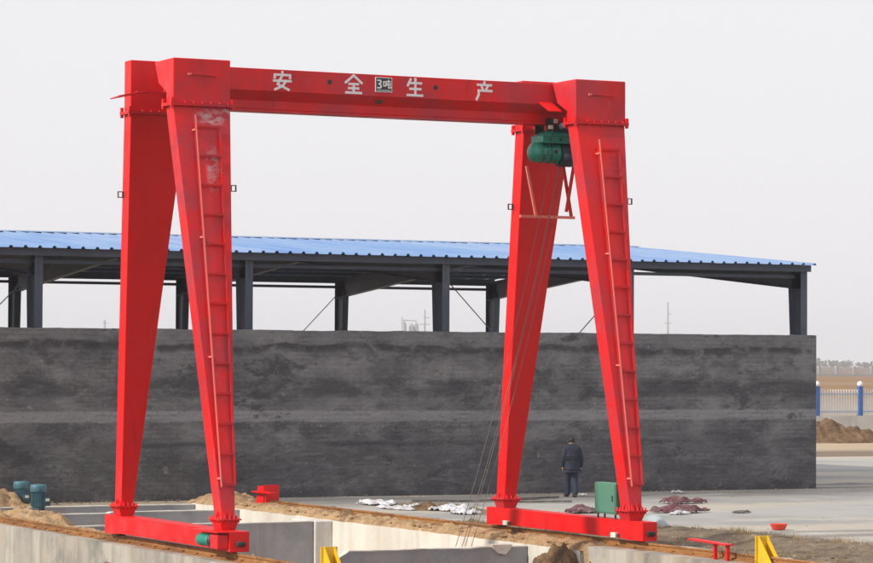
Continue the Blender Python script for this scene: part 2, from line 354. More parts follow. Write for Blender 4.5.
w = MB(); w.box(27.75, 27.765, 65.485, 65.497, -1.6, -.06)
w.build('joint_strip', 'foundation', o)
w = MB(); w.box(29.24, 29.695, 65.42, 66.9, -2.38, -.015); w.build('pilaster', 'mortar', bevel=.02, label='bright concrete pilaster against the sunlit pit wall', cat='pilaster')
def tc(x):
    if x < 24.4: return -.62+.05*fbm(x*2, 4)
    if x < 25.5: return -.62+(x-24.4)/1.1*.55+.03*fbm(x*3, 4)
    return -.05+.018*fbm(x*1.3, 4)
o = cross('partition_wall', 22.6, 29.68, 55.35, .22, tc, 'shaded_concrete', 'grey partition wall with a broken end where the loose hoist ropes come down', 90)
cap(o, 22.6, 29.68, 55.35, .22, tc, 90)
w = MB(); w.prism([(28.82, .01), (29.30, .01), (29.24, -.10), (29.14, -.20), (28.98, -.18), (28.86, -.08)], 1, 55.30, 55.6); w.build('mortar_patch', 'mortar', o)
# ------------------------------------------------------------------ soil mounds
def mound(name, label, cx, cy, rx, ry, h, z0, seed, mat='tan_soil', n=46, rot=0., cat='soil heap', rough=1.0, group=None):
    b = MB(); vs = []; c, s_ = cos(rot), sin(rot)
    for i in range(n+1):
        for j in range(n+1):
            u, v = -1+2*i/n, -1+2*j/n; r = math.hypot(u, v)
            k = max(0., 1-r**1.6); e = h*k*(.8+.35*fbm(u*1.6+seed, v*1.6)) + h*.22*rough*k**.5*fbm(u*5+seed, v*5+3, 1)+ .05*rough*fbm(u*rx*4+seed, v*ry*4, 2)*min(1, k*4)
            x, y = u*rx, v*ry
            vs.append((cx+x*c-y*s_, cy+x*s_+y*c, z0+e-(.25 if r > .98 else 0)))
    b.add(vs, [(i*(n+1)+j, (i+1)*(n+1)+j, (i+1)*(n+1)+j+1, i*(n+1)+j+1) for i in range(n) for j in range(n)], True)
    return b.build(name, mat, label=label, cat=cat, group=group)
mound('soil_heap', 'tan soil heap piled beside the two teal motors', 24.2, 76.2, 2.0, 2.6, .85, -.35, 3)
mound('soil_heap', 'low tan soil bank between the teal motors and the rusty rail', 23.3, 70.5, 1.6, 3.6, .75, -.45, 8)
mound('soil_heap', 'low tan soil bank inside the rail by the drive motor end beam', 22.7, 63.6, 1.05, 4.6, .55, -.40, 12)
mound('soil_heap', 'flat tan soil patch under the teal motor at the pit edge', 24.6, 73.6, 1.5, 1.9, .50, -.50, 29, rough=.6)
mound('soil_heap', 'brown soil heap in the pit beside the drive motor end of the crane', 23.0, 54.2, 1.2, 1.6, .75, -.75, 15, 'tan_soil')
mound('soil_heap', 'brown soil heap fallen against the foundation block under the cabinet', 29.42, 53.35, .8, 1.35, 1.30, -1.0, 19, 'brown_soil', rough=.4)
mound('soil_heap', 'brown weedy soil heap at the outer foot of the weathered foundation wall', 19.6, 60.6, 1.4, 2.3, 2.0, -2.35, 23, 'brown_soil')
mound('soil_heap', 'tan soil pile at the foot of the dark wall behind the red rail stop', 30.9, 75.2, 1.2, 1.0, .45, -.1, 27)
# long soil strips on either side of the rail on the cabinet side (part of the ground)
def strip(name, xa, xb, ya, yb, nx, ny, zf, mat):
    b = MB(); vs = []
    for i in range(nx+1):
        for j in range(ny+1):
            t = i/nx; y = ya+(yb-ya)*j/ny; x0, x1 = xa(y), xb(y); x = x0+(x1-x0)*t; vs.append((x, y, zf(x, y, t)))
    b.add(vs, [(i*(ny+1)+j, (i+1)*(ny+1)+j, (i+1)*(ny+1)+j+1, i*(ny+1)+j+1) for i in range(nx) for j in range(ny)], True)
    return b.build(name, mat, kind='structure')
strip('soil_strip', lambda y: 29.705+.012*fbm(y*2.1, 1), lambda y: 30.30, 52.8, 74.5, 14, 420,
      lambda x, y, t: -.03+.14*min(1, t*2.6)**.6+(.05*fbm(x*3, y*1.6, 4)+.04*fbm(x*9, y*5, 2)+.03*abs(fbm(x*4, y*3, 9)))*min(1, t*4)+.03 - (.3 if y < 52.95 else 0), 'tan_soil')
strip('soil_strip', lambda y: 30.42, lambda y: (35.2 if y < 56 else 35.2-(y-56)*.75 if y < 61 else 31.45)+.25*fbm(y*.7, 3)+.1*fbm(y*3, 8), 36, 73, 36, 300,
      lambda x, y, t: .10+.05*fbm(x*1.2, y*1.2, 6)+.03*fbm(x*5, y*5, 1)+((.11+.10*fbm(x*1.6, y*1.1, 3))*math.exp(-((t-.8)/.15)**2)*(1 if y < 61 else .2))-.17*max(0, t-.85)/.15, 'grey_soil')
def scatter(name, mat, n, spot, smin, smax, label):
    b = MB()
    for k in range(n):
        x, y, z = spot(); r = smin+(smax-smin)*random.random()**3; q = []
        for p in ((1, 0, 0), (-1, 0, 0), (0, 1, 0), (0, -1, 0), (0, 0, 1), (0, 0, -.6)):
            q.append((x+p[0]*r*random.uniform(.6, 1.3), y+p[1]*r*random.uniform(.6, 1.3), z+p[2]*r*random.uniform(.4, .9)))
        b.add(q, [(0, 2, 4), (2, 1, 4), (1, 3, 4), (3, 0, 4), (2, 0, 5), (1, 2, 5), (3, 1, 5), (0, 3, 5)])
    return b.build(name, mat, kind='stuff', label=label, cat='rubble')
def sp():
    y = random.uniform(53.5, 74); return (random.uniform(29.74, 30.25), y, .105)
scatter('soil_clods', 'tan_soil', 900, sp, .012, .07, 'tan clods along the top of the sunlit pit wall')
def sp():
    y = random.uniform(42, 60); return (random.uniform(30.6, 35.3), y, .10)
scatter('rubble', 'grey_soil', 900, sp, .01, .06, 'loose grey rubble in the strip between rail and concrete yard')
def sp():
    y = random.gauss(76.1, .5); return (random.uniform(25, 55), min(y, 76.45), .0)
scatter('mortar_crumbs', 'grey_soil', 900, sp, .01, .05, 'crumbs of mortar and soil along the foot of the dark wall')
def sp(): return (random.uniform(32, 60), random.uniform(50, 76), .0)
scatter('pebbles', 'grey_soil', 350, sp, .008, .03, 'small pebbles spread over the pale concrete yard')
def sp(): return (random.uniform(22.0, 24.8), random.uniform(58, 77), .03+random.uniform(-.3, .05))
# dry grass fringe
b = MB()
for k in range(1500):
    y = random.uniform(40, 61); e = 35.15 if y < 56 else 35.15-(y-56)*.75
    x = random.gauss(e-.45, .30) if random.random() < .85 else random.uniform(31.3, e)
    if fbm(x*1.1, y*.8, 5) < -.12: continue
    hh = random.uniform(.05, .20); rr = random.uniform(.04, .16)
    for q in range(26):
        bx, by = random.gauss(x, rr), random.gauss(y, rr); h = hh*random.uniform(.4, 1.2); a_ = random.uniform(0, pi); d = .006; lx, ly = random.gauss(0, .07), random.gauss(0, .07)
        b.add([(bx-d*cos(a_), by-d*sin(a_), .07), (bx+d*cos(a_), by+d*sin(a_), .07), (bx+lx, by+ly, .09+h)], [(0, 1, 2)])
b.build('dry_grass', 'grass', kind='stuff', label='fringe of dry tan grass between the rail and the concrete yard', cat='grass')

# ------------------------------------------------------------------ rails
def rail(x, y0, y1, label):
    t = thing('crane_rail', (x, y0, .09), label, 'rail')
    hw, bw = .036, .075
    prof = [(-bw, .105), (bw, .105), (bw, .118), (.012, .135), (.012, .20), (hw, .21), (hw, .243), (-hw, .243), (-hw, .21), (-.012, .20), (-.012, .135), (-bw, .118)]
    b = MB(); b.prism([(x+p, q) for p, q in prof], 1, y0, y1); b.build('rail_bar', 'rail', t)
    k = MB(); k.box(x-.13, x+.13, y0, y1, .085, .104); k.build('base_plate', 'rail', t)
    y = y0+.4; first = None
    while y < y1:
        if first is None:
            b = MB()
            for s in (-1, 1): b.box(x+s*.055-.03, x+s*.055+.03, y-.05, y+.05, .119, .142)
            first = b.build('rail_clip', 'rail', t); yy = y
        else: share(first, 'rail_clip', t, (0, y-yy, 0))
        y += .75
    return t
rail(21.4, 36.5, 80, 'rusty crane rail under the end beam with the teal drive motor')
rail(30.35, 36.5, 71.2, 'rusty crane rail running from the red stop to the beam under the green cabinet')

# ------------------------------------------------------------------ gantry crane
XL, XR, YC = 21.4, 30.35, 54.85
T = thing('gantry_crane', (XL+(XR-XL)/2, YC, .24), 'red gantry crane with four tapered legs and white characters along its girder', 'gantry crane')
ZF = 8.87
gb = MB(); hw, lw = .40, .205                                         # girder: box, sloped underside, hoist beam
gb.prism([(YC-hw, 9.75), (YC-hw, 9.31), (YC-lw, 9.12), (YC-lw, 8.95), (YC+lw, 8.95), (YC+lw, 9.12), (YC+hw, 9.31), (YC+hw, 9.75)], 0, 21.62, 30.2)
G = gb.build('girder', 'red_paint', T, bevel=.012)
b = MB(); b.box(21.55, 30.55, YC-lw-.01, YC+lw+.01, 8.905, 8.947); b.build('bottom_flange', 'red_paint', G)
# painted characters on the girder face
CH = {
 'an': [[(.5, 1.02), (.5, .88)], [(.08, .66), (.08, .84), (.92, .84), (.92, .66)], [(.03, .5), (.97, .5)], [(.46, .74), (.24, .3), (.86, .0)], [(.70, .5), (.5, .2), (.1, .0)]],
 'quan': [[(.5, 1.02), (.03, .6)], [(.5, 1.02), (.97, .6)], [(.24, .53), (.76, .53)], [(.22, .29), (.78, .29)], [(.06, .04), (.94, .04)], [(.5, .53), (.5, .04)]],
 'sheng': [[(.24, .98), (.06, .6)], [(.18, .76), (.9, .76)], [(.2, .42), (.86, .42)], [(.03, .05), (.97, .05)], [(.53, 1.02), (.53, .05)]],
 'chan': [[(.5, 1.04), (.5, .9)], [(.08, .86), (.92, .86)], [(.32, .78), (.4, .6)], [(.70, .78), (.60, .6)], [(.12, .52), (.95, .52)], [(.16, .52), (.15, .28), (.02, -.02)]],
 'three': [[(.05, .93), (.6, .95), (.78, .78), (.6, .55), (.3, .52)], [(.3, .52), (.62, .48), (.82, .25), (.62, .04), (.05, .06)]],
 'dun': [[(.02, .8), (.02, .3), (.32, .3), (.32, .8), (.02, .8)], [(.42, .84), (1., .84)], [(.46, .66), (.46, .44), (.97, .44), (.97, .66)], [(.71, 1.), (.71, .08), (1., .08), (1., .24)]],
}
def glyph(b, strokes, x0, x1, z0, z1, y, wd):
    lift = 0.
    for st in strokes:
        for p, q in zip(st, st[1:]):
            a_ = Vector((x0+(x1-x0)*p[0], z0+(z1-z0)*p[1])); c = Vector((x0+(x1-x0)*q[0], z0+(z1-z0)*q[1])); d = (c-a_).normalized(); nn = Vector((-d.y, d.x))*wd/2
            a_ = a_-d*wd*.35; c = c+d*wd*.35; lift += .0006
            b.prism([tuple(a_-nn), tuple(c-nn), tuple(c+nn), tuple(a_+nn)], 1, y, y-.004-lift)
YG = YC-hw
for key, x0, x1, z0, z1 in (('an', 23.35, 23.75, 9.345, 9.70), ('quan', 24.94, 25.33, 9.34, 9.70), ('sheng', 26.34, 26.71, 9.345, 9.70), ('chan', 27.95, 28.33, 9.345, 9.70)):
    b = MB(); glyph(b, CH[key], x0, x1, z0, z1, YG, .048); b.build('painted_character', 'white_paint', G)
P = MB(); P.box(25.62, 26.0, YG-.016, YG, 9.395, 9.70); P = P.build('capacity_plate', 'white_paint', T)
b = MB(); b.box(25.635, 25.985, YG-.019, YG-.0165, 9.41, 9.685); b.build('plate_face', 'sign_black', P)
b = MB(); glyph(b, CH['three'], 25.665, 25.765, 9.47, 9.645, YG-.019, .030); b.build('painted_digit', 'white_paint', P)
b = MB(); glyph(b, CH['dun'], 25.80, 25.96, 9.47, 9.645, YG-.019, .022); b.box(25.66, 25.96, YG-.0225, YG-.019, 9.425, 9.438); b.build('painted_character', 'white_paint', P)
for hx in (24.6, 27.0):
    b = MB(); b.lathe((hx, YG+.02, 9.545), [(.052, 0), (.052, .0245)], (0, -1, 0), 18); b.build('hole_shade_disc', 'black_rubber', G)  # black disc painted as the shade inside a girder hole
    b = MB(); n = 18; o0 = [(.066, 0), (.066, .027), (.054, .027), (.054, .02)]
    b.lathe((hx, YG, 9.545), [(.064, 0), (.064, .004)], (0, -1, 0), n); b.build('hole_rim', 'red_paint', G)
b = MB(); b.hexa([(25.68, YC-.255, 9.165), (25.83, YC-.255, 9.165), (25.83, YC-.24, 9.165), (25.68, YC-.24, 9.165)], [(25.68, YC-.335, 9.24), (25.83, YC-.335, 9.24), (25.83, YC-.32, 9.24), (25.68, YC-.32, 9.24)])
b.build('maker_plate', 'plank', G)

def frustum(b, cx, cy, hx0, hy0, z0, hx1, hy1, z1):
    b.hexa([(cx-hx0, cy-hy0, z0), (cx+hx0, cy-hy0, z0), (cx+hx0, cy+hy0, z0), (cx-hx0, cy+hy0, z0)], [(cx-hx1, cy-hy1, z1), (cx+hx1, cy-hy1, z1), (cx+hx1, cy+hy1, z1), (cx-hx1, cy+hy1, z1)])
def leg_side(cx, s, top, bot, peeled):
    """s=-1: leg with the ladder; s=+1: the other one of the pair"""
    DP = .39; zb = .87
    yo0, yo1 = YC+s*2.94, YC+s*(1.42 if s < 0 else 1.30)                 # outer face at base and at top
    yi0, yi1 = yo0-s*DP, yo1-s*DP
    ya, yb = (yo0, yi0) if s < 0 else (yi0, yo0); yc, yd = (yo1, yi1) if s < 0 else (yi1, yo1)
    b = MB(); b.hexa([(cx-bot, ya, zb), (cx+bot, ya, zb), (cx+bot, yb, zb), (cx-bot, yb, zb)], [(cx-top, yc, ZF-.03), (cx+top, yc, ZF-.03), (cx+top, yd, ZF-.03), (cx-top, yd, ZF-.03)])
    L = b.build('leg', 'red_paint_peeled' if peeled else 'red_paint' if s < 0 else 'red_paint_clean', T, bevel=.010)
    # top joint: two flange plates, bolts and gusset ears
    yl, yh = min(yc, yd), max(yc, yd)
    b = MB(); b.box(cx-top-.07, cx+top+.07, yl-.07, yh+.07, ZF-.03, ZF-.003); b.box(cx-top-.07, cx+top+.07, yl-.07, yh+.07, ZF+.001, ZF+.026); F = b.build('top_flange', 'red_paint', T)
    b = MB()
    for k in range(7):
        x = cx-top+.06+(2*top-.12)*k/6
        for y in (yl-.04, yh+.04): b.tube([(x, y, ZF-.055), (x, y, ZF+.055)], .02, 6)
    b.build('bolts', 'red_paint', F, kind='stuff')
    for x in (cx-top-.035, cx+top+.035):
        for y in (yl-.035, yh+.035): b = MB(); b.prism([(y-.03, ZF-.09), (y+.03, ZF-.09), (y+.035, ZF+.12), (y-.035, ZF+.12)], 0, x-.028, x+.028); b.build('gusset', 'red_paint_clean', F, bevel=.006)
    # foot
    yf = (ya+yb)/2; b = MB(); b.box(cx-bot-.10, cx+bot+.10, yf-.28, yf+.28, .845, .875); frustum(b, cx, yf, .14, .19, .662, bot+.06, .24, .84)
    F = b.build('foot_flange', 'red_paint', T, bevel=.006); b = MB()
    for k in range(5):
        for y in (yf-.245, yf+.245): b.tube([(cx-bot-.05+(2*bot+.1)*k/4, y, .80), (cx-bot-.05+(2*bot+.1)*k/4, y, .925)], .018, 6)
    for k in range(3):
        for x in (cx-bot-.055, cx+bot+.055): b.tube([(x, yf-.12+.12*k, .80), (x, yf-.12+.12*k, .925)], .018, 6)
    b.build('bolts', 'red_paint', F, kind='stuff')
    for k in range(3):
        x = cx-bot*.8+bot*.8*k
        b = MB(); b.prism([(yf-.195, .876), (yf-.275, .876), (yf-.18, 1.03)], 0, x-.008, x+.008); b.build('stiffener', 'red_paint_clean', F)
    for sg in (-1, 1):
        b = MB(); b.prism([(cx+sg*bot, .875), (cx+sg*(bot+.085), .875), (cx+sg*(bot-.01), 1.05)], 1, yf-.008, yf+.008); b.build('stiffener', 'red_paint_clean', F)
    # square lamp bracket on the edge
    z = 7.24; t = (z-zb)/(ZF-zb); hx = bot+(top-bot)*t; ym = (ya+(yc-ya)*t); sx = 1 if s < 0 else -1; x = cx+sx*(hx+.015); ym += .06 if s < 0 else .3
    b = MB(); q = .115
    xa, xb = (x, x+q) if sx > 0 else (x-q, x)
    b.box(xa, xb, ym-.02, ym+.02, z-.065, z-.048); b.box(xa, xb, ym-.02, ym+.02, z+.048, z+.065); b.box(xa, xa+.017, ym-.019, ym+.019, z-.047, z+.047); b.box(xb-.017, xb, ym-.019, ym+.019, z-.047, z+.047)
    b.build('bracket_ring', 'dark_steel', L)
    return yo0, yo1, zb
def lerp(a_, b_, t): return a_+(b_-a_)*t
for cx, top, bot, pl, lad in ((XL, .60, .13, True, ((-.22, 8.50), (.33, 8.46), (-.16, 1.50), (.155, 1.50))), (XR, .575, .14, False, ((-.17, 8.36), (.36, 8.34), (-.13, 1.38), (.175, 1.38)))):
    y0, y1, zb = leg_side(cx, -1, top, bot, pl); leg_side(cx, 1, top, bot, False)
    # ladder
    LD = MB(); yf = lambda z: lerp(y0, y1, (z-zb)/(ZF-zb))
    (lx1, lz1), (rx1, rz1), (lx0, lz0), (rx0, rz0) = lad
    LD.bar((cx+rx0, yf(rz0)-.06, rz0), (cx+rx1, yf(rz1)-.06, rz1), .03, .03, (0, 1, 0)); LD = LD.build('ladder', 'red_paint', T)
    b = MB(); b.bar((cx+lx0, yf(lz0)-.15, lz0-.02), (cx+lx1, yf(lz1)-.15, lz1+.15), .022, .022, (0, 1, 0)); b.build('handrail', 'sunlit_red_steel', LD)
    b = MB(); b.bar((cx+lx0+.03, yf(lz0)-.06, lz0), (cx+lx1+.03, yf(lz1)-.06, lz1), .03, .03, (0, 1, 0)); b.build('stile', 'red_paint', LD)
    for k in range(13):
        t = k/12; z = lerp(rz0+.02, rz1-.02, t); xa, xb = cx+lerp(lx0, lx1, t), cx+lerp(rx0, rx1, t)
        b = MB(); b.box(xa+.048, xb-.018, yf(z)-.085, yf(z)-.03, z-.02, z+.02); b.build('rung', 'red_paint', LD)
    for t in (.02, .35, .68, .98):
        z = lerp(lz0, lz1, t); x = cx+lerp(lx0, lx1, t); b = MB(); b.box(x-.02, x+.012, yf(z)-.16, yf(z)-.0, z-.018, z+.018); b.build('standoff', 'sunlit_red_steel', LD)
    # heads
    h = .60; yo = YC-1.42; z1 = 9.77
    poly = [(yo, ZF+.028), (yo+.38, ZF+.028), (yo+.38, 9.12), (yo+.80, 9.32), (YC-hw-.004, 9.745), (YC-hw-.004, z1), (yo, z1)]
    b = MB(); b.prism(poly, 0, cx-h, cx+h); H = b.build('leg_head', 'red_paint', T, bevel=.02)
    b = MB(); b.bar((cx-.26, yo-.02, 9.46), (cx+.30, yo-.02, 9.44), .035, .012, (0, 0, 1)); b.build('lifting_lug', 'red_paint', H)
    b = MB(); b.box(cx-.30, cx-.235, yo-.045, yo-.003, 9.44, 9.478); b.build('lug_end', 'sunlit_red_steel', H)
    yo = YC+1.30; b = MB(); b.box(cx-h, cx+h, yo-.37, yo, ZF+.028, 9.93); H = b.build('leg_head', 'red_paint_clean', T, bevel=.015)
    b = MB(); b.prism([(yo-.372, 9.3), (yo-.372, 9.74), (YC+hw+.004, 9.74), (YC+hw+.004, 9.32)], 0, cx+.1, cx+h-.01); b.build('head_bracket', 'red_paint', H)
# sloping cover plates at the saddle
b = MB(); b.hexa([(29.42, YC-hw-.002, 9.335), (29.74, YC-hw-.002, 9.335), (29.74, YC-.86, 9.12), (29.42, YC-.86, 9.12)], [(29.42, YC-hw-.002, 9.355), (29.74, YC-hw-.002, 9.355), (29.74, YC-.86, 9.14), (29.42, YC-.86, 9.14)])
b.build('cover_plate', 'red_paint_clean', T)
b = MB(); b.hexa([(20.25, YC+.12, 9.10), (20.78, YC+.02, 9.22), (20.78, YC+.55, 9.20), (20.25, YC+.62, 9.08)], [(20.25, YC+.12, 9.125), (20.78, YC+.02, 9.245), (20.78, YC+.55, 9.225), (20.25, YC+.62, 9.105)])
b.box(20.76, 21.5, YC+.46, YC+.54, 9.222, 9.26)
b.build('cover_plate', 'red_paint', T)
# end beams
for cx, w2, pl in ((XL, .2, 1), (XR, .17, 0)):
    B = MB(); B.prism([(51.36, .60 if 0 else .662), (51.36, .275), (51.9, .275), (52.5, .30), (57.2, .30), (57.8, .275), (58.2, .275), (58.2, .662)], 0, cx-w2, cx+w2)
    B = B.build('end_beam', 'red_paint_clean', T, bevel=.008)
    b = MB(); b.box(cx-w2-.035, cx+w2+.035, 51.34, 58.22, .661, .668)
    for yw in (51.78, 57.78):
        b = MB(); b.lathe((cx-.06, yw, .393), [(.06, -.02), (.17, -.02), (.17, .0), (.15, .0), (.15, .12), (.17, .12), (.17, .14), (.06, .14)], (1, 0, 0), 24); b.build('wheel', 'dark_steel', B)
    for ye, d in ((51.36, -1), (58.2, 1)):
        b = MB(); b.box(cx-.085, cx+.105, min(ye, ye+d*.07), max(ye, ye+d*.07), .375, .475); b.build('buffer', 'black_rubber', B, bevel=.03)
    if not pl:
        for yt in (52.45, 57.2):
            b = MB(); b.box(cx-w2-.07, cx-w2-.001, yt-.1, yt+.1, .30, .40); b.build('rail_sweep_box', 'tag_white', B, bevel=.008)
            b = MB(); b.box(cx-w2-.06, cx-w2-.001, yt-.17, yt-.105, .30, .38); b.build('sweep_pad', 'pipe_rust', B)
    else:
        b = MB(); b.box(cx-w2-.26, cx-w2-.001, 51.37, 52.75, .640, .660); b.build('drive_cover', 'red_paint_clean', B)
        b = MB(); b.box(cx-w2-.23, cx-w2-.001, 51.42, 51.80, .33, .60); b.build('gearbox', 'red_paint', B, bevel=.02)
        xm = cx-w2-.14
        b = MB(); b.lathe((xm, 51.80, .47), [(.06, 0), (.12, .01), (.12, .10), (.10, .12)], (0, 1, 0), 20); b.build('drive_coupling', 'dark_steel', B)
        b = MB(); pr = [(.10, 0)]
        for k in range(7): pr += [(.115, .02+k*.05), (.115, .045+k*.05), (.105, .047+k*.05)]
        pr += [(.122, .40), (.122, .52), (.10, .545), (.03, .55)]
        b.lathe((xm, 51.92, .47), pr, (0, 1, 0), 22); b.build('drive_motor', 'hoist_green', B)
# green cabinet on the end beam
K = MB(); K.box(30.20, 30.42, 52.48, 53.36, .76, 1.40); K = K.build('electrical_cabinet', 'cabinet_green', T, bevel=.01)
b = MB(); b.box(30.185, 30.198, 52.51, 53.33, .79, 1.37); b.build('door', 'cabinet_green', K, bevel=.004)
b = MB(); b.box(30.17, 30.184, 52.58, 52.61, 1.02, 1.14); b.build('door_handle', 'dark_steel', K)
for y in (52.54, 53.26):
    for x in (30.22, 30.38): b = MB(); b.box(x, x+.03, y, y+.03, .662, .76); b.build('cabinet_leg', 'dark_steel', K)
b = MB(); b.box(30.25, 30.32, 53.365, 53.46, 1.22, 1.38); b.build('alarm_box', 'orange_plastic', K, bevel=.01)
# maintenance bars between the pair of legs at the hoist
BR = MB(); BR.bar((29.62, 55.62, 7.0), (30.95, 55.62, 7.0), .06, .06); BR = BR.build('hoist_service_frame', 'sunlit_red_steel', T)
def rod(name, p, q, m_='red_paint_clean', w_=.055): b = MB(); b.bar(p, q, w_, w_, (0, 1, 0)); b.build(name, m_, BR)
rod('frame_strut', (29.76, 55.60, 8.08), (30.0, 55.60, 6.99), 'sunlit_red_steel', .05)
rod('frame_arm', (29.63, 55.60, 6.99), (29.63, 56.25, 6.99), 'sunlit_red_steel')
rod('frame_strut', (30.30, 54.95, 8.06), (30.50, 54.95, 6.99)); rod('frame_strut', (30.52, 54.88, 8.08), (30.34, 54.88, 7.08)); rod('frame_arm', (30.50, 54.95, 6.99), (30.50, 55.62, 6.99))
rod('frame_arm', (30.36, 54.90, 7.07), (30.36, 54.0, 7.07), 'sunlit_red_steel'); rod('frame_arm', (30.46, 55.66, 7.0), (30.46, 56.2, 7.0))

# ------------------------------------------------------------------ hoist
HT = thing('electric_hoist', (29.95, YC, 8.02), 'green electric hoist with ropes hanging below the girder between the legs', 'hoist')
b = MB(); z = 8.31; r = .215
b.lathe((29.36, YC-.12, z), [(.05, 0), (.14, .02), (.19, .06), (.212, .12), (r, .20), (r, .62), (r+.012, .62), (r+.012, .66), (r, .66), (r, .70)], (1, 0, 0), 30); b.build('drum_motor', 'hoist_green', HT)
for hx_ in (29.60, 29.78):
    b = MB(); b.lathe((hx_, YC-.12, z), [(r-.005, 0), (r+.010, .002), (r+.010, .022), (r-.005, .024)], (1, 0, 0), 30); b.build('drum_band', 'teal_dark', HT)
b = MB(); b.box(29.62, 29.78, YC-.36, YC-.30, z-.06, z+.07); b.build('terminal_box', 'hoist_green', HT, bevel=.012)
b = MB(); b.box(29.84, 29.92, YC-.342, YC-.335, z-.02, z+.05); b.build('rating_plate', 'dark_steel', HT)
b = MB(); b.tube([(29.70, YC-.33, z+.07), (29.68, YC-.38, z+.16), (29.72, YC-.40, z+.30), (29.80, YC-.36, z+.45), (29.90, YC-.33, z+.56)], .012, 6); b.build('power_cable', 'black_rubber', HT)
b = MB(); b.lathe((30.06, YC-.12, z-.03), [(.2, 0), (.255, .005), (.255, .30), (.24, .34), (.2, .40), (.08, .42)], (1, 0, 0), 26); b.build('gearbox', 'teal_dark', HT)
b = MB(); b.box(29.55, 30.42, YC-.36, YC+.16, 8.515, 8.66); frustum(b, 29.985, YC-.1, .435, .26, 8.662, .22, .18, 8.77); b.build('hoist_frame', 'hoist_green', HT, bevel=.01)
b = MB(); b.box(29.50, 30.46, YC-.39, YC-.365, 8.50, 8.525); b.box(29.50, 30.46, YC-.375, YC-.361, 8.66, 8.68); b.build('frame_rib', 'hoist_green', HT)
b = MB()
for x in (29.72, 29.98): b.lathe((x, YC-.36, 8.59), [(.022, 0), (.022, .012)], (0, -1, 0), 12)
b.build('bolt_hole_discs', 'black_rubber', HT)  # black discs on the frame, standing in for shade inside bolt holes
for x in (29.80, 30.22):
    for s in (-1, 1): b = MB(); b.box(x-.11, x+.11, YC+s*.25-.012, YC+s*.25+.012, 8.68, 9.02); b.build('trolley_plate', 'dark_steel', HT)
for x in (29.78, 30.24):
    for s in (-1, 1): b = MB(); b.lathe((x, YC+s*.238, 8.985), [(.03, 0), (.065, .0), (.065, .035), (.03, .04)], (0, -s, 0), 16); b.build('trolley_wheel', 'dark_steel', HT)
b = MB(); b.lathe((30.02, YC-.30, 8.86), [(.04, 0), (.085, .01), (.085, .2), (.06, .23)], (0, -1, 0), 16); b.build('travel_motor', 'teal_dark', HT)
b = MB(); b.box(29.72, 29.80, YC-.36, YC-.28, 8.80, 8.88); b.box(29.86, 29.93, YC-.33, YC-.27, 8.93, 9.02); b.build('limit_switch', 'tag_white', HT)
b = MB(); b.bar((29.70, YC-.30, 8.79), (30.40, YC-.30, 8.79), .05, .04); b.build('trolley_frame', 'dark_steel', HT)
for k, (x, y, ex, ey) in enumerate(((29.86, 54.70, 28.05, 55.50), (30.06, 54.66, 28.16, 55.42), (30.12, 54.74, 28.30, 55.55), (30.30, 54.86, 28.40, 55.46))):
    b = MB(); pts = []
    for i in range(25):
        t = i/24; s_ = t+.30*t*(t-1)*1.0
        pts.append((lerp(x, ex, s_), lerp(y, ey, t), lerp(8.15, -.02, t)))
    b.tube(pts, .0072, 5); b.build('wire_rope', 'wire', HT)

# ------------------------------------------------------------------ rail stops and limit brackets
def yellow_stop(x, y, label):
    t = thing('rail_stop', (x, y, .10), label, 'rail stop', 'yellow rail stops')
    b = MB(); b.box(x-.16, x+.16, y+.02, y+.05, .106, .62); b.build('face_plate', 'yellow_paint', t, bevel=.006)
    for s in (-1, 1):
        b = MB(); b.prism([(y+.018, .62), (y+.018, .106), (y-.46, .106)], 0, x+s*.10-.012, x+s*.10+.012); b.build('side_plate', 'yellow_paint', t)
yellow_stop(21.4, 47.25, 'yellow welded rail stop on the rail of the drive motor side')
yellow_stop(30.35, 47.15, 'yellow welded rail stop next to the red limit bracket')
t = thing('rail_stop', (30.35, 70.8, .1), 'red welded rail stop at the far end of the cabinet side rail', 'rail stop')
b = MB(); b.box(30.13, 30.57, 70.72, 70.75, .10, .64); b.build('face_plate', 'red_paint', t)
for s in (-1, 1): b = MB(); b.prism([(70.76, .60), (70.76, .10), (71.3, .10), (71.15, .60)], 0, 30.35+s*.19-.012, 30.35+s*.19+.012); b.build('side_plate', 'red_paint_clean', t)
b = MB(); b.box(29.98, 30.20, 69.95, 71.2, .44, .47); b.build('limit_ramp', 'red_paint_clean', t)
b = MB(); b.box(30.12, 30.20, 70.55, 70.62, .02, .44); b.build('post', 'red_paint', t)
t = thing('limit_bracket', (30.35, 48.4, .08), 'red limit switch bracket like a small bench standing beside the rusty rail', 'limit bracket')
b = MB(); b.hexa([(30.05, 48.02, .385), (30.25, 48.02, .385), (30.25, 49.42, .425), (30.05, 49.42, .425)], [(30.05, 48.02, .41), (30.25, 48.02, .41), (30.25, 49.42, .45), (30.05, 49.42, .45)]); b.build('ramp', 'red_paint_clean', t)
for y in (48.10, 48.55): b = MB(); b.box(30.12, 30.18, y-.03, y+.03, .06, .39); b.build('leg', 'red_paint_clean', t)

# ------------------------------------------------------------------ rendered wall
b = MB()
profile_wall(b, 4, 51.19, 76.54, 76.92, -.1, lambda x: 4.74+.02*fbm(x*.6, 2)+.012*fbm(x*3, 5), 260)
b.build('rendered_wall', 'render', label='long dark grey cement rendered wall in front of the blue roofed shed', cat='wall')

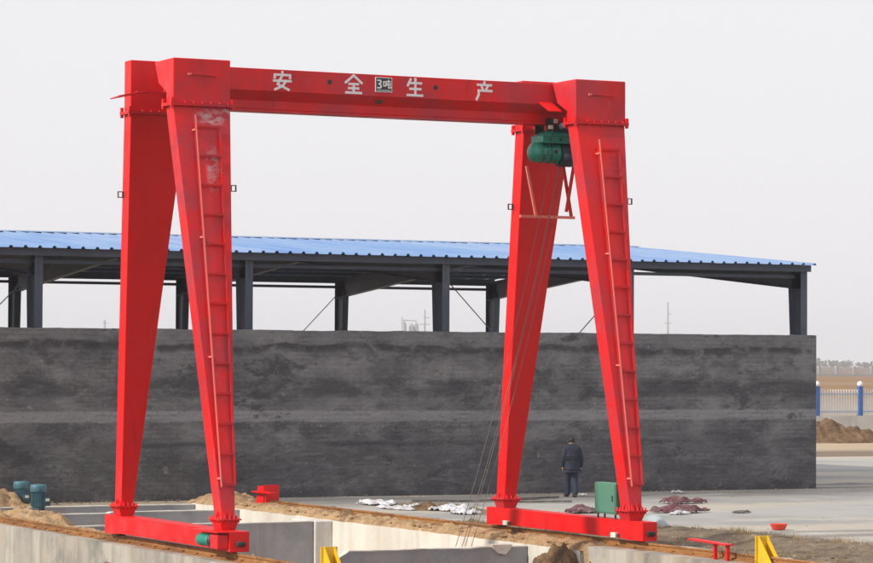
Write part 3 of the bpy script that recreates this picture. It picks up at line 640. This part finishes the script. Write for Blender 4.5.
# ------------------------------------------------------------------ open shed
SH = thing('open_shed', (39.2, 89.15, 0), 'open steel shed with blue corrugated roof and dark steel columns', 'shed')
YN, YF_, YM = 78.3, 100.0, 89.15; ZE, ZR = 6.98, 7.86
XS = [26.52+6.345*k for k in range(-3, 5)]
def zr(y): return ZE+(ZR-ZE)*(1-abs(y-YM)/(YM-78.0))
for x in XS:
    for s, ye in ((1, YN), (-1, YF_)):
        b = MB(); zt = zr(ye)-.18; fw_ = .12
        def web(za, zb_, da, db): b.hexa([(x-.006, ye+s*.012, za), (x+.006, ye+s*.012, za), (x+.006, ye+s*da, za), (x-.006, ye+s*da, za)], [(x-.006, ye+s*.012, zb_), (x+.006, ye+s*.012, zb_), (x+.006, ye+s*db, zb_), (x-.006, ye+s*db, zb_)])
        d0, d1 = .34, .72
        web(0, zt, d0, d1)
        b.box(x-fw_, x+fw_, min(ye, ye+s*.012), max(ye, ye+s*.012), 0, zt)
        b.hexa([(x-fw_, ye+s*d0, 0), (x+fw_, ye+s*d0, 0), (x+fw_, ye+s*(d0+.012), 0), (x-fw_, ye+s*(d0+.012), 0)], [(x-fw_, ye+s*d1, zt-.35), (x+fw_, ye+s*d1, zt-.35), (x+fw_, ye+s*(d1+.012), zt-.35), (x-fw_, ye+s*(d1+.012), zt-.35)])
        b.build('column', 'steel_blue', SH)
        b = MB(); ya, yb = ye+s*.0, YM; ta, tb = zr(ye)-.14, zr(YM)-.14; ba, bb = ta-.66, tb-.58; ymid = YM-s*5; bm_ = ba+(bb-ba)*(ymid-ya)/(yb-ya)
        b.prism([(ya, ta), (yb, tb), (yb, bb), (ymid, bm_), (ya, ba)], 0, x-.006, x+.006)
        for (p, q, e, f) in ((ya, ba, ymid, bm_), (ymid, bm_, yb, bb), (ya, ta, yb, tb)):
            b.bar((x, p, q), (x, e, f), .24, .014)
        b.build('rafter', 'steel_blue', SH)
xa, xb = XS[0]-.3, 52.02
for s in (1, -1):
    ye = YN if s > 0 else YF_
    for k in range(9):
        y = YM-s*(.35+k*1.28); z = zr(y)-.125
        b = MB(); b.box(xa, xb, y-.03, y+.03, z, z+.115 if k < 8 else z+.1); b.build('purlin', 'steel_blue', SH)
    b = MB(); b.box(xa, xb+.05, ye-s*.12-.03, ye-s*.12+.03, zr(ye)-.24, zr(ye)-.035); b.build('eave_beam', 'steel_blue', SH)
    b = MB(); b.box(xa, xb-.30, ye+s*.3-.04, ye+s*.3+.04, zr(ye)-.44, zr(ye)-.34); b.build('tie_beam', 'steel_blue', SH)
# each roof sheet with its rib
pitch = (52.12-xa)/107; prof = [(0, 0), (.27, 0), (.305, .062), (.365, .062), (.40, 0), (.418, 0)]
def sheet_mesh(s):
    b = MB(); ye = 77.9 if s > 0 else 2*YM-77.9
    vs = []
    for (px, pz) in prof:
        vs += [(px, ye, zr(ye)+pz), (px, YM, zr(YM)+pz), (px, YM, zr(YM)+pz-.006), (px, ye, zr(ye)+pz-.006)]
    fs = []
    for i in range(len(prof)-1):
        o_ = 4*i
        for q in range(4): fs.append((o_+q, o_+4+q, o_+4+(q+1) % 4, o_+(q+1) % 4))
    fs += [(0, 1, 2, 3), (4*len(prof)-1, 4*len(prof)-2, 4*len(prof)-3, 4*len(prof)-4)]
    b.add([(p[0]+xa, p[1], p[2]) for p in vs], fs); return b.build('roof_sheet', 'roof', SH)
n = 106
for s in (1, -1):
    f = sheet_mesh(s)
    for k in range(1, n+1): share(f, 'roof_sheet', SH, (k*pitch, 0, random.uniform(-.006, .006)))
b = MB(); b.prism([(YM-.32, zr(YM-.32)+.065), (YM, ZR+.09), (YM+.32, zr(YM-.32)+.065), (YM, ZR+.08)], 0, xa, 52.13); b.build('ridge_cap', 'roof', SH)
def brace(x0, z0, x1, z1, y): b = MB(); b.tube([(x0, y, z0), (x1, y, z1)], .016, 6); b.build('brace_rod', 'steel_blue', SH)
for k, y in ((5, YN+.2), (5, YF_-.2), (2, YN+.2)): brace(XS[k], .1, XS[k+1], 6.45, y); brace(XS[k], 6.45, XS[k+1], .1, y+.05)
for k in (2, 5):
    for ys_ in ((79, 84), (84, 89)): b = MB(); b.tube([(XS[k], ys_[0], zr(ys_[0])-.35), (XS[k+1], ys_[1], zr(ys_[1])-.35)], .014, 6); b.build('brace_rod', 'steel_blue', SH)
b = MB(); sheet(b, [xa, xb], [77.2, 101], -.018); b.build('shed_floor', 'grey_soil', kind='structure')

# ------------------------------------------------------------------ two teal motors
def motor(x, y, z, label, cap_h, box_side):
    t = thing('electric_motor', (x, y, z), label, 'motor', 'vertical motors set down by the wall')
    b = MB(); b.lathe((x, y, z), [(.15, 0), (.17, .01), (.17, .05), (.14, .06)], n=24); b.build('base_flange', 'teal_dark', t)
    b = MB(); pr = []
    nf = 28
    b.lathe((x, y, z+.06), [(.15, 0), (.165, .02), (.165, .40), (.15, .42)], n=24)
    for k in range(nf):
        a_ = 2*pi*k/nf; c, s_ = cos(a_), sin(a_); b.bar((x+c*.175, y+s_*.175, z+.09), (x+c*.175, y+s_*.175, z+.45), .008, .035, (c, s_, 0))
    b.build('body', 'teal_motor', t)
    b = MB(); b.lathe((x, y, z+.47), [(.2, 0), (.215, .01), (.215, cap_h-.03), (.20, cap_h), (.10, cap_h+.01)], n=28); b.build('fan_cover', 'teal_motor', t)
    b = MB(); dx, dy = box_side; bx, by = x+dx*.22, y+dy*.22; b.box(bx-.09, bx+.09, by-.09, by+.09, z+.12, z+.34); b.build('terminal_box', 'teal_dark' if dx > 0 else 'teal_motor', t, bevel=.01)
    b = MB(); b.box(bx-.05, bx+.05, by-.105, by-.091, z+.24, z+.31); b.build('rating_plate', 'tag_white', t)
motor(25.17, 75.6, -.06, 'teal vertical motor with a pale plate, set closer to the soil heap', .2, (.25, -.97))
motor(24.97, 73.6, -.06, 'teal vertical motor with a dark terminal box, set next to the pit edge', .2, (.8, -.6))

# ------------------------------------------------------------------ person
def skin_mesh(name, verts, edges, radii, mat, parent, sub=2):
    me = bpy.data.meshes.new(name); off = ORG[parent.name]; me.from_pydata([Vector(v)-off for v in verts], edges, [])
    o = bpy.data.objects.new(name, me); COL.objects.link(o); o.parent = parent; me.materials.append(MT[mat])
    sk = o.modifiers.new('skin', 'SKIN'); sk.use_smooth_shade = True
    if not me.skin_vertices: me.skin_vertices.new(name='')
    for v, r_ in zip(me.skin_vertices[0].data, radii): v.radius = r_ if isinstance(r_, tuple) else (r_, r_); 
    me.skin_vertices[0].data[0].use_root = True
    sb = o.modifiers.new('sub', 'SUBSURF'); sb.levels = sub; sb.render_levels = sub
    return o
px, py = 41.17, 74.06
fd = Vector((.22, .97, 0)).normalized(); rd = Vector((fd.y, -fd.x, 0))    # walking away; rd = the person's right side
PT = thing('person', (px, py, 0), 'person in a dark padded jacket and blue jeans walking away toward the wall', 'person')
def pp(r_, f_, z_): return tuple(Vector((px, py, 0))+rd*r_+fd*f_+Vector((0, 0, z_)))
B_ = [pp(0, 0, .93), pp(0, .02, 1.12), pp(0, .05, 1.32), pp(0, .07, 1.42), pp(0, .09, 1.48), pp(.0, .115, 1.545), pp(.0, .135, 1.62), pp(0, .13, 1.69),
      pp(.17, .05, 1.385), pp(.245, .0, 1.12), pp(.26, .06, .88), pp(.255, .08, .80), pp(.25, .10, .735),
      pp(-.17, .07, 1.385), pp(-.25, .02, 1.13), pp(-.24, .12, .90), pp(-.235, .14, .82), pp(-.225, .16, .755),
      pp(.08, .0, .88), pp(.07, -.02, .50), pp(.045, -.20, .12), pp(.045, -.15, .05), pp(.045, -.02, .03),
      pp(-.08, .02, .88), pp(-.085, .17, .52), pp(-.085, .20, .085), pp(-.085, .24, .035), pp(-.10, .39, .03)]
E_ = [(0, 1), (1, 2), (2, 3), (3, 4), (4, 5), (5, 6), (6, 7), (2, 8), (8, 9), (9, 10), (10, 11), (11, 12), (2, 13), (13, 14), (14, 15), (15, 16), (16, 17), (0, 18), (18, 19), (19, 20), (20, 21), (21, 22), (0, 23), (23, 24), (24, 25), (25, 26), (26, 27)]
R_ = [.11, .11, .12, .07, .055, .075, .088, .07, .055, .045, .035, .038, .02, .055, .045, .035, .038, .02, .085, .06, .045, .04, .035, .085, .06, .045, .04, .035]
body = skin_mesh('body', B_, E_, R_, 'skin', PT)
J = [B_[0], pp(0, 0, .80), pp(0, .02, 1.08), pp(0, .045, 1.27), pp(0, .06, 1.40), pp(0, .085, 1.535)]+[B_[8], B_[9], B_[10], pp(.26, .065, .85)]+[B_[13], B_[14], B_[15], pp(-.238, .128, .87)]
skin_mesh('jacket', J, [(0, 1), (0, 2), (2, 3), (3, 4), (4, 5), (4, 6), (6, 7), (7, 8), (8, 9), (4, 10), (10, 11), (11, 12), (12, 13)],
          [(.235, .19), (.24, .19), (.235, .185), (.24, .185), (.175, .15), .10, .125, .108, .085, .08, .125, .108, .085, .08], 'jacket', PT)
for ids, q in (((18, 19, 20), .0), ((23, 24, 25), .0)):
    tr = [B_[0]]+[B_[i] for i in ids]; tr.append(tuple(Vector(B_[ids[2]])+Vector((0, 0, -.045)))); skin_mesh('trouser_leg', tr, [(0, 1), (1, 2), (2, 3), (3, 4)], [.13, .12, .095, .088, .086], 'jeans', PT)
for ids in ((20, 21, 22), (25, 26, 27)):
    q = [Vector(B_[i]) for i in ids]; sh = [tuple(q[1]-fd*.05+Vector((0, 0, .02))), tuple(q[1]+Vector((0, 0, .02))), tuple(q[2]+Vector((0, 0, .01)))]
    skin_mesh('shoe', sh, [(0, 1), (1, 2)], [.066, .072, .06], 'shoe', PT)
skin_mesh('hair', [pp(0, .085, 1.55), pp(0, .10, 1.60), pp(0, .115, 1.66), pp(0, .125, 1.70)], [(0, 1), (1, 2), (2, 3)], [.095, .112, .115, .09], 'hair', PT)
for s in (-1, 1):      # ears and fingers
    b = MB(); c = Vector(pp(s*.085, .15, 1.60)); b.lathe(c, [(.010, 0), (.022, .006), (.014, .012)], tuple(rd*s), 10); b.build('ear', 'skin', PT)
    hp = Vector(B_[12 if s > 0 else 17])
    b = MB()
    for k in range(4):
        q = hp+fd*(-.03+.02*k); b.tube([tuple(q+Vector((0, 0, .02))), tuple(q+Vector((0, 0, -.025))), tuple(q-rd*s*.02+Vector((0, 0, -.06+.006*abs(k-1.5))))], [.010, .009, .007], 6)
    q = hp+fd*.04+Vector((0, 0, .04)); b.tube([tuple(q), tuple(q+fd*.02+Vector((0, 0, -.03))), tuple(q+fd*.015+Vector((0, 0, -.06)))], [.011, .010, .008], 6)
    b.build('fingers', 'skin', PT)

# ------------------------------------------------------------------ things lying about
b = MB(); b.lathe((37.64, 57.83, .012), [(.13, 0), (.15, .01), (.205, .13), (.215, .135), (.20, .128), (.14, .02), (.02, .015)], n=26)
b.build('plastic_bowl', 'bowl_red', label='red plastic bowl standing alone on the pale concrete yard', cat='bowl')
def crumple(name, label, cx, cy, rx, ry, h, mat, seed, cat, rot=0., n=34, cut=.3, group=None, z0=.02):
    """irregular crumpled sheet or cloth with thickness"""
    b = MB(); idx = {}; top = []
    for i in range(n+1):
        for j in range(n+1):
            u, v = -1+2*i/n, -1+2*j/n; r_ = math.hypot(u, v)+cut*fbm(u*2.2+seed, v*2.2)
            if r_ > 1: continue
            z = z0+h*(.38+.45*noise.noise(Vector((u*1.8+seed, v*1.8, 3)))+.42*abs(noise.noise(Vector((u*2.6+v*1.5+seed, v*2.2, 8)))))*max(0., 1-max(0, r_)**2.2)
            x, y = u*rx, v*ry; idx[(i, j)] = len(top); top.append((cx+x*cos(rot)-y*sin(rot), cy+x*sin(rot)+y*cos(rot), max(z, z0)))
    fs = [(idx[i, j], idx[i+1, j], idx[i+1, j+1], idx[i, j+1]) for i in range(n) for j in range(n) if all(k in idx for k in ((i, j), (i+1, j), (i+1, j+1), (i, j+1)))]
    b.add(top, fs, True); o = b.build(name, mat, label=label, cat=cat, group=group)
    sd = o.modifiers.new('thick', 'SOLIDIFY'); sd.thickness = .012; sd.offset = -1; return o
G1 = 'white plastic sheets on the ground by the rail'
crumple('plastic_sheet', 'crumpled white plastic sheet closest to the red rail stop', 34.0, 71.9, .38, .7, .26, 'plastic_white', 3, 'plastic sheet', .3, cut=.7, group=G1)
crumple('plastic_sheet', 'small white plastic scrap between two larger crumpled sheets', 34.2, 70.0, .30, .5, .16, 'plastic_white', 9, 'plastic sheet', -.2, cut=.8, group=G1)
crumple('plastic_sheet', 'thin white plastic strip lying along the rusty rail', 33.4, 69.6, .22, .9, .12, 'plastic_white', 12, 'plastic sheet', .1, cut=.7, group=G1)
crumple('plastic_sheet', 'wide crumpled white plastic sheet beside the bare soil', 34.4, 68.3, .45, .6, .24, 'plastic_white', 15, 'plastic sheet', .4, cut=.7, group=G1)
crumple('plastic_sheet', 'white plastic sheet closest to the foot of the crane leg', 34.1, 66.9, .40, .55, .2, 'plastic_white', 21, 'plastic sheet', -.3, cut=.7, group=G1)
mound('soil_heap', 'dark soil lump lying between the white plastic sheets', 34.0, 69.1, .45, .6, .28, -.03, 31, 'brown_soil', n=24)
mound('soil_heap', 'low dark soil patch behind the white plastic sheets', 34.7, 69.6, .95, 3.4, .20, -.05, 34, 'grey_soil', n=44)
mound('soil_heap', 'grey soil patch between the plastic sheets and the crane leg', 34.9, 66.2, .8, 1.0, .25, -.03, 37, 'grey_soil', n=30)
b = MB()
mound('soil_lump', 'round brown clump of earth sitting on top of the sunlit pit wall', 30.0, 65.2, .20, .55, .26, .06, 41, 'brown_soil', n=24, rough=.4, cat='earth clump')
mound('soil_lump', 'flat brown clump of earth near the loose ropes on the pit wall', 30.0, 60.4, .18, .6, .12, .08, 44, 'brown_soil', n=24, rough=.4, cat='earth clump')
CM = 'maroon cloths dumped on the yard'
crumple('cloth_heap', 'dusty maroon cloth heap behind the green cabinet', 37.2, 66.3, .6, .42, .30, 'cloth_maroon', 2, 'cloth', .2, cut=.5, group=CM)
crumple('cloth_heap', 'dusty maroon cloth heap beside the crane foot with white scraps', 39.5, 65.3, .8, .42, .32, 'cloth_maroon', 7, 'cloth', -.25, cut=.5, group=CM)
crumple('cloth_heap', 'dusty maroon cloth bundle lying closest to the dark wall', 42.2, 69.7, .7, .32, .30, 'cloth_maroon', 17, 'cloth', -.2, cut=.5, group=CM)
crumple('plastic_scrap', 'white plastic scraps in front of the maroon cloth', 39.05, 64.6, .35, .25, .16, 'plastic_white', 27, 'plastic sheet', .2, n=22, cut=.6)
crumple('cloth_scrap', 'small dark cloth scrap on bare concrete beyond the maroon heap', 40.9, 64.6, .35, .18, .08, 'plank', 29, 'cloth', .4, n=20, cut=.5)
crumple('paper_scrap', 'white paper scrap on the yard at the foot of the dark wall', 45.4, 75.2, .22, .16, .10, 'plastic_white', 33, 'paper', 0, n=16, cut=.5)
crumple('paper_scrap', 'white paper scrap just behind the walking person', 41.85, 74.7, .18, .14, .10, 'plastic_white', 39, 'paper', 0, n=16, cut=.5)
# grey tarp bundle behind the beam end
b = MB(); pts = [(34.35, 58.2, .22), (34.15, 57.7, .24), (34.15, 57.2, .20), (34.3, 56.9, .08)]
b.tube([(34.75, 59.0, .14), (34.55, 58.5, .20), (34.38, 57.9, .22), (34.30, 57.5, .16), (34.32, 57.1, .06)], [.08, .17, .21, .15, .04], 14)
b.build('tarp_bundle', 'tarp_grey', label='pale grey plastic bundle lying behind the end of the red beam', cat='tarp')
PL = 'dark planks lying near the wall'
for (x, y, L, a_, lab) in ((36.6, 72.7, 2.2, -.55, 'dark plank lying closest to the plastic sheets'), (37.9, 72.6, 2.6, -.1, 'long dark plank lying behind the crane foot'), (39.4, 73.2, 1.8, .15, 'short dark plank lying close to the person'), (38.6, 71.4, 1.9, -.5, 'dark plank lying beside the red end beam on bare concrete')):
    b = MB(); d = Vector((cos(a_), sin(a_), 0)); b.bar(Vector((x, y, .03))-d*L/2, Vector((x, y, .05))+d*L/2, .16, .04); b.build('plank', 'plank', label=lab, cat='plank', group=PL)
b = MB(); b.tube([(31.05+.12*fbm(y_*.5, 2)+.05*fbm(y_*2, 7), y_, .155+.02*fbm(y_*1.3, 3)) for y_ in [42+.3*k for k in range(44)]], .011, 6); b.build('cable', 'fence_grey', label='pale cable lying on the soil beside the cabinet side rail', cat='cable')
b = MB(); b.tube([(20.72, 54.2, -.36), (20.72, 56.8, -.30)], .07, 14); b.build('steel_pipe', 'pipe_rust', label='rusty pipe leaning along the outer face of the foundation wall', cat='pipe')
b = MB(); b.box(20.60, 20.80, 55.2, 55.4, -2.4, -.40); b.box(20.60, 20.80, 56.2, 56.4, -2.4, -.38); b.build('pipe_prop', 'plank', label='timber props under the rusty pipe', cat='prop')

# ------------------------------------------------------------------ beyond the yard: fence, spoil heap, far things
FN = thing('picket_fence', (98, 146, 0), 'white picket fence with blue posts and white ball tops on a low concrete plinth', 'fence')
b = MB(); b.box(80, 135, 145.85, 146.15, -.1, .74); b.build('plinth', 'mortar', FN)
P0 = None; PK = None
for k in range(-5, 13):
    x = 97.7+3.06*k
    if P0 is None:
        b = MB(); b.box(x-.13, x+.13, 145.87, 146.13, .74, 2.42); b.box(x-.16, x+.16, 145.84, 146.16, 2.42, 2.47); P0 = b.build('post', 'fence_blue', FN); px0 = x
        b = MB(); b.lathe((x, 146, 2.47), [(.05, 0), (.12, .03), (.165, .10), (.175, .16), (.15, .25), (.08, .31), (.01, .33)], n=16); P1 = b.build('ball_top', 'fence_white', FN)
        b = MB()
        for q in range(1, 16): xx = x+3.06*q/16; b.box(xx-.035, xx+.035, 145.98, 146.02, .80, 2.22); b.prism([(xx-.035, 2.22), (xx+.035, 2.22), (xx, 2.30)], 1, 145.98, 146.02)
        PK = b.build('picket_panel', 'fence_white', FN)
        b = MB()
        for z in (.95, 2.0): b.box(x+.131, x+2.93, 145.94, 145.978, z, z+.07)
        PR = b.build('cross_rail', 'fence_rail', FN)
    else:
        for o, nm in ((P0, 'post'), (P1, 'ball_top'), (PK, 'picket_panel'), (PR, 'cross_rail')): share(o, nm, FN, (x-px0, 0, 0))
mound('spoil_heap', 'brown spoil heap in front of the white picket fence', 82.6, 122.0, 3.2, 2.4, 1.15, -.1, 51, 'brown_soil', n=60, rough=1.0)
mound('spoil_heap', 'low brown spoil heap trailing along the concrete plinth', 88.5, 123, 4.5, 2.0, .45, -.1, 57, 'brown_soil', n=60, rough=1.0)
crumple('plastic_scrap', 'two pale plastic scraps on the dirt beyond the end of the wall', 79.0, 111, .5, .35, .3, 'plastic_white', 61, 'plastic sheet', 0, n=14)
crumple('plastic_scrap', 'pale plastic scrap lying beside the dirt track', 81.6, 110.4, .45, .3, .3, 'plastic_white', 67, 'plastic sheet', 0, n=14)
FF = thing('perimeter_fence', (500, 700, 0), 'long grey fence of panels and posts across the far field', 'fence')
b = MB(); b.box(380, 760, 699.9, 700.1, -.1, .5); b.build('footing', 'fence_grey', FF)
p0 = None
for k in range(60):
    x = 385+6*k
    if p0 is None:
        b = MB(); b.box(x-.35, x+.35, 699.7, 700.3, .5, 2.9); p0 = b.build('post', 'fence_grey', FF)
        b = MB()
        for q in range(9): b.box(x+.6+q*.58, x+.85+q*.58, 699.95, 700.05, .5, 2.5)
        b.box(x+.36, x+5.64, 699.93, 699.949, 2.2, 2.35); b.box(x+.36, x+5.64, 699.93, 699.949, .6, .75); p1 = b.build('bar_panel', 'fence_grey', FF)
    else: share(p0, 'post', FF, (x-385, 0, 0)); share(p1, 'bar_panel', FF, (x-385, 0, 0))
b = MB(); random.seed(3)
for k in range(420):
    x = random.uniform(500, 2100); y = random.uniform(1900, 2100); h = random.uniform(4.5, 9.5)*(.7+.5*fbm(x*.01, 3)); r = random.uniform(4, 10)
    for q in range(14):
        cx_, cy_, cz = x+random.gauss(0, r*.6), y+random.gauss(0, r*.6), h*random.uniform(.3, .95); s_ = random.uniform(1, 2.6); vs = [(cx_+random.uniform(-s_, s_), cy_+random.uniform(-s_, s_), cz+random.uniform(-s_, s_)) for _ in range(5)]
        b.add(vs, [(0, 1, 2), (0, 2, 3), (1, 3, 4), (2, 4, 0)])
    b.tube([(x, y, 0), (x, y, h*.8)], .15, 4)
b.build('distant_woodland', 'far_tree', kind='stuff', label='hazy line of bare trees along the horizon', cat='woodland')
def pole(x, y, h, arms, label):
    k_ = 1.5; x, y, h, arms = x*k_, y*k_, 3.9+(h-3.9)*k_, [(3.9+(z-3.9)*k_, l*k_, r*k_) for z, l, r in arms]
    t = thing('utility_pole', (x, y, 0), label, 'utility pole', 'utility poles in the haze')
    b = MB(); b.tube([(x, y, 0), (x, y, h)], [.42, .26], 8); b.build('pole', 'far_grey', t)
    for z, xl, xr_ in arms: b = MB(); b.bar((x+xl, y, z), (x+xr_, y, z), .16, .16); b.build('cross_arm', 'far_grey', t)
pole(359.3, 600, 18.0, ((13.0, -1.0, 1.0), (15.2, -.3, 1.1)), 'thin pole seen above the wall between two shed columns at the open end')
pole(295.1, 600, 15.4, ((12.1, -1.4, 1.4), (13.6, -.4, 1.2)), 'thin pole with cross arms beside the pale silos')
pole(218.2, 600, 12.3, ((11.6, -.6, .6),), 'short thin pole showing just above the wall beside the crane leg')
SI = thing('silo_plant', (874, 1800, 0), 'pale grey silos on the horizon seen over the wall under the shed roof', 'silo')
for x, h in ((869.6, 30.5), (875.2, 28.9), (878.8, 29.7)):
    b = MB(); b.lathe((x, 1800, 0), [(1.7, 0), (1.7, h-2.4), (.6, h), (.1, h+.2)], n=14); b.build('silo', 'far_grey', SI)
b = MB(); b.tube([(868.0, 1800, 0), (868.0, 1800, 33.3)], .36, 6); b.build('riser_pipe', 'far_grey', SI)
b = MB(); b.bar((868.0, 1800, 31.3), (879.2, 1800, 30.7), .4, .5); b.build('conveyor_bridge', 'far_grey', SI)

# ------------------------------------------------------------------ hazy air
b = MB(); b.box(X0-20, X1+20, Y0-20, Y1+20, -3.6, 40.0)
hz = b.build('haze', 'far_grey', kind='stuff', label='thin pale haze filling the air over the yard', cat='haze')
hm = bpy.data.materials.new('haze'); hm.use_nodes = True; n_ = hm.node_tree; n_.nodes.clear()
o_ = n_.nodes.new('ShaderNodeOutputMaterial'); pv = n_.nodes.new('ShaderNodeVolumePrincipled'); pv.inputs['Color'].default_value = (.92, .92, .95, 1); pv.inputs['Density'].default_value = .00026
n_.links.new(pv.outputs[0], o_.inputs['Volume']); hz.data.materials.clear(); hz.data.materials.append(hm)
